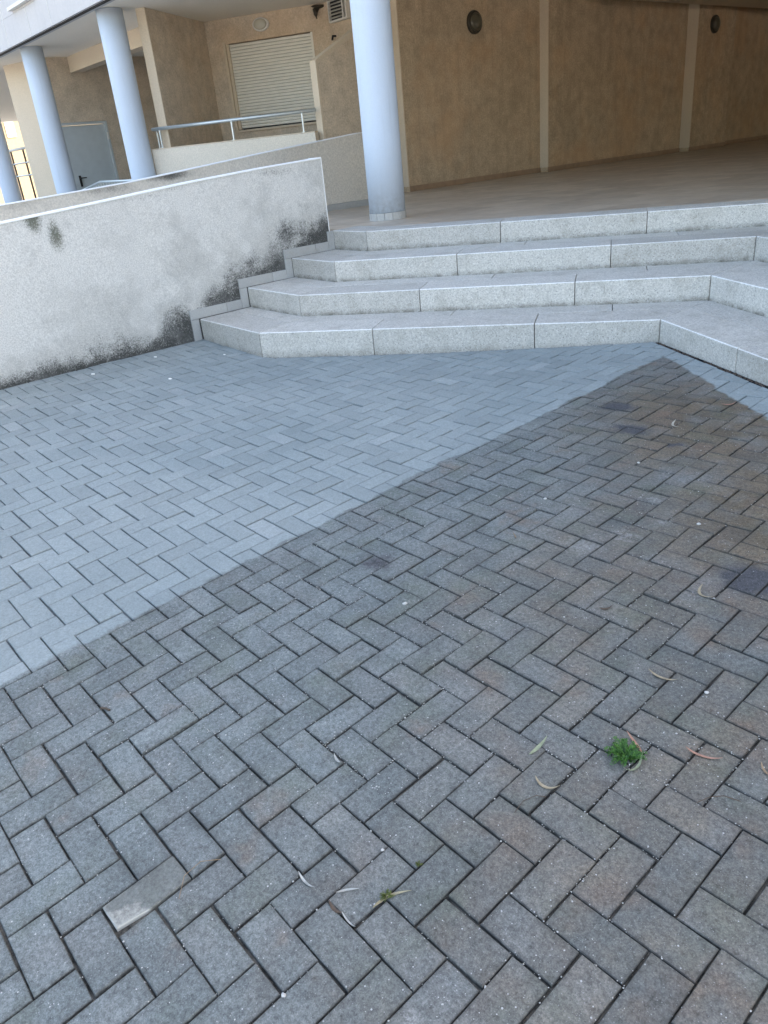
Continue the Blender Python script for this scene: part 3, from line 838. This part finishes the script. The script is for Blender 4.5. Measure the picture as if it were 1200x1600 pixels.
# ramp balustrade between the columns
rl = thing("balustrade", "low pale metal balustrade with thin bars between two far columns", "railing", (-15, 5.3, .55))
P = [(-15.84, 5.3, 1.325), (-14.75, 5.3, 1.470), (-13.5, 5.3, 1.448), (-12.4, 5.3, 1.448)]
b = bmesh.new(); tube(b, P, .024, 10); part("rail", b, M['metal'], rl)
for k in range(26):
    x = -15.78 + k * .13
    zt = np.interp(x, [p[0] for p in P], [p[2] for p in P])
    b = bmesh.new(); tube(b, [(x, 5.3, .56), (x, 5.3, zt - .02)], .011, 6); part("baluster", b, M['metal'], rl)

# lamps ---------------------------------------------------------------------------
def wall_lamp(name, label, c, nrm, r, depth, bodymat, lens, sx=1.0):
    root = thing(name, label, "lamp", c, None)
    nrm = Vector(nrm).normalized(); rot = nrm.to_track_quat('Z', 'Y').to_matrix() @ Matrix.Diagonal((sx, 1, 1))
    b = bmesh.new(); lathe(b, [(r, 0), (r, depth * .35), (r * .93, depth * .5), (r * .80, depth * .52)], c, rot, 40)
    part("lamp_housing", b, bodymat, root)
    b = bmesh.new(); lathe(b, [(r * .79, depth * .45), (r * .76, depth * .7), (r * .62, depth * .88), (r * .35, depth), (r * .04, depth * 1.02)], c, rot, 40)
    part("lamp_glass", b, lens, root, smooth=True)
    return root
wall_lamp("wall_lamp", "dark round bulkhead lamp on the lobby wall just right of the big column", (-9.449, 10.25, 3.333), (1, 0, 0), .175, .10, M['bronze'], M['lamp_lens'])
wall_lamp("wall_lamp", "dark round bulkhead lamp deep in the lobby beyond the second pilaster", (-9.089, 17.72, 3.352), (1, 0, 0), .175, .10, M['bronze'], M['lamp_lens'])
lp = CN + D33 * ((Vector((-12.044, 7.678)) - CN).dot(D33))
lo = wall_lamp("wall_lamp", "cream oval bulkhead lamp above the roller shutter", (lp.x + s33 * .001, lp.y - c33 * .001, 3.672), (s33, -c33, 0), .105, .09, M['grille'], M['glass_lamp'], 1.0)
for ch in lo.children:
    ch.data.transform(Matrix.Rotation(ang(-33.4), 4, 'Z')); ch.data.transform(Matrix.Diagonal((1.45, 1, 1, 1))); ch.data.transform(Matrix.Rotation(ang(33.4), 4, 'Z'))
# small wall bracket lamp near the grille
br = thing("wall_bracket", "small dark brown ornamental bracket on the wall left of the vent grille", "bracket", (-11.15, 8.30, 3.70))
b = bmesh.new(); tube(b, [(-11.07, 8.33, 3.80), (-11.12, 8.25, 3.79), (-11.15, 8.20, 3.74), (-11.12, 8.18, 3.68), (-11.13, 8.20, 3.62)], [.02, .035, .05, .035, .012], 8)
part("bracket_arm", b, M['bronze'], br, smooth=True)
b = bmesh.new(); lathe(b, [(.05, 3.785), (.09, 3.80), (.05, 3.815)], (-11.13, 8.21, 0), None, 12); part("bracket_cap", b, M['bronze'], br)
# vent grille
vg = thing("vent_grille", "pale louvred vent grille with black gaps high on the wall beside the shutter", "vent", (-10.86, 8.35, 3.55))
GX0, GX1, GZ0, GZ1 = -10.88, -10.42, 3.545, 3.835
part("grille_back", box(GX0, GX1, 8.318, 8.352, GZ0, GZ1), M['black'], vg)
part("grille_frame", box(GX0 - .02, GX0, 8.27, 8.352, GZ0 - .02, GZ1), M['grille'], vg)
part("grille_frame", box(GX1 - .10, GX1 - .07, 8.26, 8.317, GZ0 - .02, GZ1), M['grille'], vg)
part("grille_frame", box(GX1, GX1 + .03, 8.25, 8.352, GZ0 - .02, GZ1), M['grille'], vg)
part("grille_frame", box(GX0, GX1, 8.27, 8.352, GZ0 - .03, GZ0 - .001), M['grille'], vg)
for k in range(6):
    z = GZ0 + .02 + k * .048
    b = bmesh.new()
    y0, y1 = 8.262, 8.316
    v = [b.verts.new(p) for p in ((GX0, y0, z), (GX1 - .1, y0, z), (GX1 - .1, y1, z + .028), (GX0, y1, z + .028),
                                  (GX0, y0, z + .006), (GX1 - .1, y0, z + .006), (GX1 - .1, y1, z + .034), (GX0, y1, z + .034))]
    for f in ((0, 1, 2, 3), (7, 6, 5, 4), (0, 4, 5, 1), (1, 5, 6, 2), (2, 6, 7, 3), (3, 7, 4, 0)): b.faces.new([v[i] for i in f])
    part("louvre", b, M['grille'], vg)
# pipe stub under the grille
tag(mesh_obj("pipe_stub", tube(bmesh.new(), [(-10.86, 8.352, 3.33), (-10.86, 8.29, 3.33), (-10.86, 8.27, 3.27)], .018, 8), M['black']),
    "short black pipe stub on the wall below the vent grille", "pipe")

# far sunlit building seen at the left edge ---------------------------------------
fb = thing("distant_house", "sunlit cream house far away at the left edge of the view", "house", (-60, 14, 0))
part("wall", box(-64, -60, 4, 32, -1, 7.4), simple("sunlit_cream_render", (.30, .235, .150), .9), fb)
part("wall", box(-63.8, -59.9, 4, 32, 7.6, 9.0), simple("pink_render", (.24, .13, .10), .9), fb)
part("roof", box(-64.5, -59.2, 3.4, 32.6, 9.02, 9.5), simple("brown_roof", (.10, .05, .03), .9), fb)
for y in (15.2, 16.6, 18.0, 19.4): part("window", box(-60.1, -59.96, y, y + .6, 4.6, 5.8), M['door'], fb)
tr = thing("terrace_rail", "small black and white metal railing at the far left behind the columns", "railing", (-21, 5.6, .55))
for z in (2.32, 2.02, 1.75):
    b = bmesh.new(); tube(b, [(-22.5, 5.5, z), (-18.3, 5.5, z)], .03 if z > 2.3 else .018, 8); part("rail", b, M['metal'] if z < 2.3 else M['grille'], tr)
for x in (-19.3, -18.75, -20.2, -21.2): 
    b = bmesh.new(); tube(b, [(x, 5.5, .5), (x, 5.5, 2.3)], .022, 8); part("post", b, M['black'], tr)
gl = thing("black_grille", "black mesh railing low at the left edge beside the leftmost column", "railing", (-20.5, 4.6, .55))
for k in range(12):
    b = bmesh.new(); x = -21.6 + k * .12; tube(b, [(x, 4.6, .56), (x, 4.6, 1.55)], .012, 6); part("bar", b, M['black'], gl)
b = bmesh.new(); tube(b, [(-21.65, 4.6, 1.55), (-20.2, 4.6, 1.55)], .02, 6); part("rail", b, M['black'], gl)

# ================================================================== SMALL THINGS ON THE PAVING
def leaf_mesh(length, width, bend, fold=.25, seg=10, lift=.010, curl=0.0):
    b = bmesh.new(); rows = []
    for i in range(seg + 1):
        t = i / seg; s = (t - .5) * length
        w = width * (math.sin(math.pi * min(1, t * 1.02 + .01)) ** .75) * (1.15 - .5 * t) * .5 + .0003
        a = bend * (t - .5)
        cx, cy = s * math.cos(a * .5), s * math.sin(a * .5) + bend * length * .22 * (t - .5) ** 2 * 4 * .5
        nx, ny = -math.sin(a), math.cos(a)
        z = .003 + lift * ((t - .5) ** 2 * 4) ** 1.2 + curl * math.sin(t * 5) * .004
        rows.append([(cx + nx * w * k, cy + ny * w * k, z + abs(k) * w * fold) for k in (-1, 0, 1)])
    th = .0006
    top = [[b.verts.new(p) for p in r] for r in rows]; bot = [[b.verts.new((p[0], p[1], p[2] - th)) for p in r] for r in rows]
    for i in range(seg):
        for k in range(2):
            b.faces.new((top[i][k], top[i + 1][k], top[i + 1][k + 1], top[i][k + 1])); b.faces.new((bot[i][k], bot[i][k + 1], bot[i + 1][k + 1], bot[i + 1][k]))
        b.faces.new((top[i][0], bot[i][0], bot[i + 1][0], top[i + 1][0])); b.faces.new((top[i][2], top[i + 1][2], bot[i + 1][2], bot[i][2]))
    return b
def leafmat(name, c):
    n = NT(name); col = n.mix(n.remap(n.noise(60, 4), .35, .65), tuple(k * .7 for k in c), c)
    return n.done(col, .6, spec=.4)
LM = {'straw': leafmat("straw_leaf", (.32, .26, .17)), 'pale': leafmat("pale_leaf", (.40, .37, .30)), 'green': leafmat("grey_green_leaf", (.27, .30, .19)),
      'pink': leafmat("pinkish_leaf", (.38, .20, .14)), 'grey': leafmat("silver_leaf", (.36, .36, .33)), 'dark': leafmat("dark_leaf", (.09, .06, .04)),
      'olive': leafmat("olive_leaf", (.30, .26, .16)), 'brown': leafmat("brown_leaf", (.26, .18, .11))}
GRP = "fallen eucalyptus leaves on the paving"
def pr(x, y): return ground_z(x, y)
def leaf(px, py, rot, ln, w, bend, mat, label, lift=.010):
    o = mesh_obj("fallen_leaf", leaf_mesh(ln, w, bend, lift=lift), LM[mat], None, smooth=False)
    o.location = (px, py, pr(px, py)); o.rotation_euler = (.06, 0, ang(rot)); tag(o, label, "leaf", GRP); return o
# rot: world direction of the leaf's long axis (image right ~ 49 deg, image up ~ 139 deg)
leaf(-.146, 1.101, -39, .089, .010, 1.3, 'straw', "pale curved leaf near the right edge below the dark oil stain")
leaf(-.017, .646, 9, .089, .008, .35, 'straw', "straight straw-coloured leaf right of the picture's middle, above the weed")
leaf(-.123, .196, 96, .092, .011, .15, 'green', "grey-green leaf left of the green weed, pointing away", .004)
leaf(-.023, .095, 14, .070, .009, .9, 'straw', "curled straw-coloured leaf below the grey-green leaf")
leaf(.223, .441, 17, .092, .007, .30, 'pink', "slim pinkish-brown leaf just right of the green weed")
leaf(.078, .366, -30, .085, .008, -.5, 'pink', "pinkish leaf whose tip touches the upper edge of the green weed", .022)
leaf(.116, .298, -93, .082, .007, -.5, 'green', "pale green leaf lying across the lower right of the weed", .022)
leaf(-.274, -.507, 1, .062, .006, .25, 'grey', "short silvery leaf left of the moss tuft in the foreground")
leaf(-.182, -.449, 56, .056, .006, -.6, 'grey', "thin white curled leaf between the silvery leaf and the moss tuft")
leaf(-.096, -.391, 72, .100, .008, -.8, 'olive', "olive leaf with pinkish tip lying over the foreground moss tuft", .014)
leaf(-.163, -.502, 6, .050, .009, .5, 'dark', "dark shrivelled leaf wedged in a joint under the white curled leaf")
leaf(-.117, -.498, -1, .051, .004, .1, 'grey', "thin white stalk lying in the joint beside the dark shrivelled leaf")
leaf(-.521, -.213, -10, .040, .007, .3, 'grey', "small faded leaf left of centre on a greenish paver")
leaf(.360, .491, -34, .045, .006, .3, 'brown', "brown leaf cut off by the right edge of the picture")
leaf(-.912, 2.815, 56, .080, .010, .2, 'pink', "pinkish leaf on the soiled paving below the right-hand step")
leaf(-1.011, 2.419, -52, .110, .012, .9, 'pale', "cream curved leaf lying among the brown pavers near the step corner")
leaf(-.92, 1.05, 140, .05, .006, .6, 'brown', "tiny brown leaf beyond the large white pebble")
leaf(-.345, .842, 60, .05, .008, .2, 'dark', "dark brown leaf flat on a paver in the middle of the soiled area")
# twigs
def twig(pts, r, mat, label):
    b = bmesh.new(); tube(b, [(x, y, pr(x, y) + .004 + dz) for x, y, dz in pts], r, 6)
    o = mesh_obj("twig", b, LM[mat]); recentre(o); tag(o, label, "twig", "thin twigs on the paving")
twig([(.285, .295, 0), (.30, .325, .004), (.325, .350, .006), (.36, .365, 0)], .0011, 'dark', "thin dark curved twig below the pinkish-brown leaf")
twig([(-.03, -.02, 0), (-.035, .02, .003), (-.02, .055, .004), (.0, .07, 0)], .0009, 'dark', "fine dark curl of twig left of the curled straw leaf")
twig([(-.49, -.62, 0), (-.52, -.66, .004), (-.515, -.71, .004), (-.47, -.75, 0)], .0009, 'brown', "fine hooked stem on the pavers near the chipped paver")
twig([(-1.305, -.60, 0), (-1.285, -.59, .002), (-1.27, -.585, 0)], .004, 'dark', "dark crumb of bark in a joint near the left edge")
twig([(-.10, 1.36, 0), (-.06, 1.40, .004), (-.01, 1.43, .002)], .0013, 'dark', "dark bent twig by the oil stain at the right edge")

# pebbles ------------------------------------------------------------------------
PM = simple("white_pebble", (.44, .43, .40), .8, 0, .1, 60)
def pebble(x, y, r, label, grp="white pebbles lying on the pavers"):
    b = bmesh.new(); bmesh.ops.create_icosphere(b, subdivisions=2, radius=r * .88)
    for v in b.verts:
        v.co *= 1 + random.uniform(-.2, .2); v.co.z *= .5; v.co.x *= .85
    o = mesh_obj("pebble", b, PM, None, smooth=True); o.location = (x, y, pr(x, y) + r * .35); o.rotation_euler = (0, 0, random.uniform(0, 6))
    tag(o, label, "pebble", grp)
pebble(-.934, .437, .0105, "largest white pebble, alone in the middle of the soiled pavers")
pebble(-1.031, 1.389, .010, "white pebble close to the edge of the washed area")
pebble(-.386, 1.534, .0105, "white pebble in the upper right of the soiled area")
pebble(-.898, 1.923, .009, "small white pebble near the dark patch below the steps' corner")
pebble(.111, .667, .008, "white pebble right of the straight straw-coloured leaf")
pebble(-.094, -.698, .0065, "white pebble at the very bottom of the picture")
pebble(-.202, -.320, .0055, "white pebble above the foreground moss tuft in a joint")
# flakes of paint and mortar on the washed pavers
FM = simple("white_flake", (.75, .75, .72), .8, 0, .05)
for x, y, s, lb in ((-5.383, 1.035, .05, "white flake on the paving at the foot of the ramp wall"), (-4.66, 1.37, .045, "white flake on the washed pavers in front of the ramp wall"),
                    (-5.43, 1.62, .035, "small white flake close to the mouldy end of the ramp wall"), (-4.93, 2.02, .03, "small white flake near the left end of the bottom step")):
    b = bmesh.new(); pl = [(s * .6 * math.cos(t) * random.uniform(.6, 1.1), s * .35 * math.sin(t) * random.uniform(.6, 1.1)) for t in np.linspace(0, 2 * math.pi, 9)[:-1]]
    prism(pl, 0, .004, b); o = mesh_obj("paint_flake", b, FM); o.location = (x, y, pr(x, y) + .001); tag(o, lb, "flake", "white flakes on the washed paving")

# grit along the joints: too many to count -> stuff
bm_v, bm_f = [], []
def grit(x, y, z, r):
    o = len(bm_v); a = random.uniform(0, 6.28); h = r * random.uniform(.5, .9)
    for k in range(5):
        t = a + k * 1.2566; q = r * random.uniform(.7, 1.15)
        bm_v.append((x + q * math.cos(t), y + q * math.sin(t), z))
    bm_v.append((x + r * .2, y, z + h))
    for k in range(5): bm_f.append((o + k, o + (k + 1) % 5, o + 5))
n_g = 0
while n_g < 5200:
    a, b_ = random.uniform(-17.0, 13), random.uniform(-10, 34)
    if random.random() > min(1, .35 + max(0, (8 - abs(b_ - 2)) / 14)): continue
    k = math.floor(a) if random.random() < .5 else None
    if random.random() < .84:                       # snap to a joint line
        if random.random() < .5: a = round(a) + random.gauss(0, .035)
        else: b_ = round(b_) + random.gauss(0, .035)
    if a * .0607 + b_ * .0795 > 1.72 or a < -17.0: continue
    # patchy
    if (math.sin(a * .9 + b_ * .4) + math.sin(b_ * .7 - a * .5) + random.uniform(-1.2, 1.2)) < -.4: continue
    w = plaza(a, b_)
    r = random.choice((.0011, .0013, .0016, .0019, .0024)) * random.uniform(.8, 1.25)
    if random.random() < .03: r *= 1.7
    grit(w[0], w[1], w[2] - .0008, r); n_g += 1
me = bpy.data.meshes.new("grit"); me.from_pydata(bm_v, [], bm_f); me.materials.append(PM)
o = bpy.data.objects.new("grit", me); COL.objects.link(o); o["kind"] = "stuff"; o["label"] = "scattered pale grit in the paver joints"

# black debris packed beside the right-hand step
dv, df = [], []
for k in range(420):
    s = random.uniform(-.15, 3.2) ; d = -abs(random.gauss(0, .012)) - .004
    x = B_[0][0] + DR[0] * s + nR[0] * d; y = B_[0][1] + DR[1] * s + nR[1] * d; r = random.uniform(.003, .010); z = ground_z(x, y) - .010
    o0 = len(dv); a = random.uniform(0, 6)
    for q in range(5): dv.append((x + r * math.cos(a + q * 1.2566), y + r * math.sin(a + q * 1.2566), z))
    dv.append((x, y, z + r * .9))
    for q in range(5): df.append((o0 + q, o0 + (q + 1) % 5, o0 + 5))
me = bpy.data.meshes.new("gap_debris"); me.from_pydata(dv, [], df); me.materials.append(LM['dark'])
o = bpy.data.objects.new("gap_debris", me); COL.objects.link(o); o["kind"] = "stuff"

# green weed ---------------------------------------------------------------------
def foliage_mat(name, c0, c1):
    n = NT(name); col = n.mix(n.remap(n.noise(110, 3), .35, .65), c0, c1); m_ = n.done(col, .5, spec=.4)
    return m_
GM = foliage_mat("weed_green", (.016, .070, .012), (.075, .20, .028))
MM = foliage_mat("moss_green", (.07, .10, .02), (.14, .16, .04))
def frond(V, F, base, az, ln, rise, rnd):
    prev = None; wid = ln * .36
    for i in range(9):
        t = i / 8
        x = base[0] + math.cos(az) * ln * t; y = base[1] + math.sin(az) * ln * t; z = base[2] + rise * math.sin(t * 2.2)
        for sd in (-1, 1):
            for rep in range(2):
                a2 = az + sd * rnd.uniform(.6, 1.2); l2 = wid * (1 - .55 * t) * rnd.uniform(.5, 1.1)
                ex, ey, ez = x + math.cos(a2) * l2, y + math.sin(a2) * l2, z + rnd.uniform(-.002, .005)
                px, py = -math.sin(a2) * l2 * .22, math.cos(a2) * l2 * .22
                o = len(V); mx, my = (x + ex) / 2, (y + ey) / 2
                V += [(x, y, z), (mx + px, my + py, (z + ez) / 2 + .0015), (ex, ey, ez), (mx - px, my - py, (z + ez) / 2 + .001)]
                F.append((o, o + 1, o + 2, o + 3))
def plant(name, x, y, n, rad, rise, mat, label, cat):
    V, F = [], []; rnd = random.Random(5)
    for k in range(n):
        az = rnd.uniform(0, 6.28); d = rnd.uniform(0, rad * .3)
        frond(V, F, (math.cos(az) * d, math.sin(az) * d, .001), az + rnd.gauss(0, .5), rad * rnd.uniform(.35, 1.0), rise * rnd.uniform(.3, 1.2), rnd)
    me = bpy.data.meshes.new(name); me.from_pydata(V, [], F); me.materials.append(mat)
    o = bpy.data.objects.new(name, me); COL.objects.link(o); o.location = (x, y, pr(x, y)); tag(o, label, cat)
plant("weed", .072, .318, 62, .048, .020, GM, "feathery bright green weed growing from a paver joint", "weed")
plant("moss_tuft", -.099, -.396, 26, .016, .007, MM, "small olive moss tuft in a joint under the olive leaf", "moss")
plant("moss_tuft", -.104, -.287, 16, .009, .005, MM, "tiny moss tuft in a joint beyond the foreground leaves", "moss")
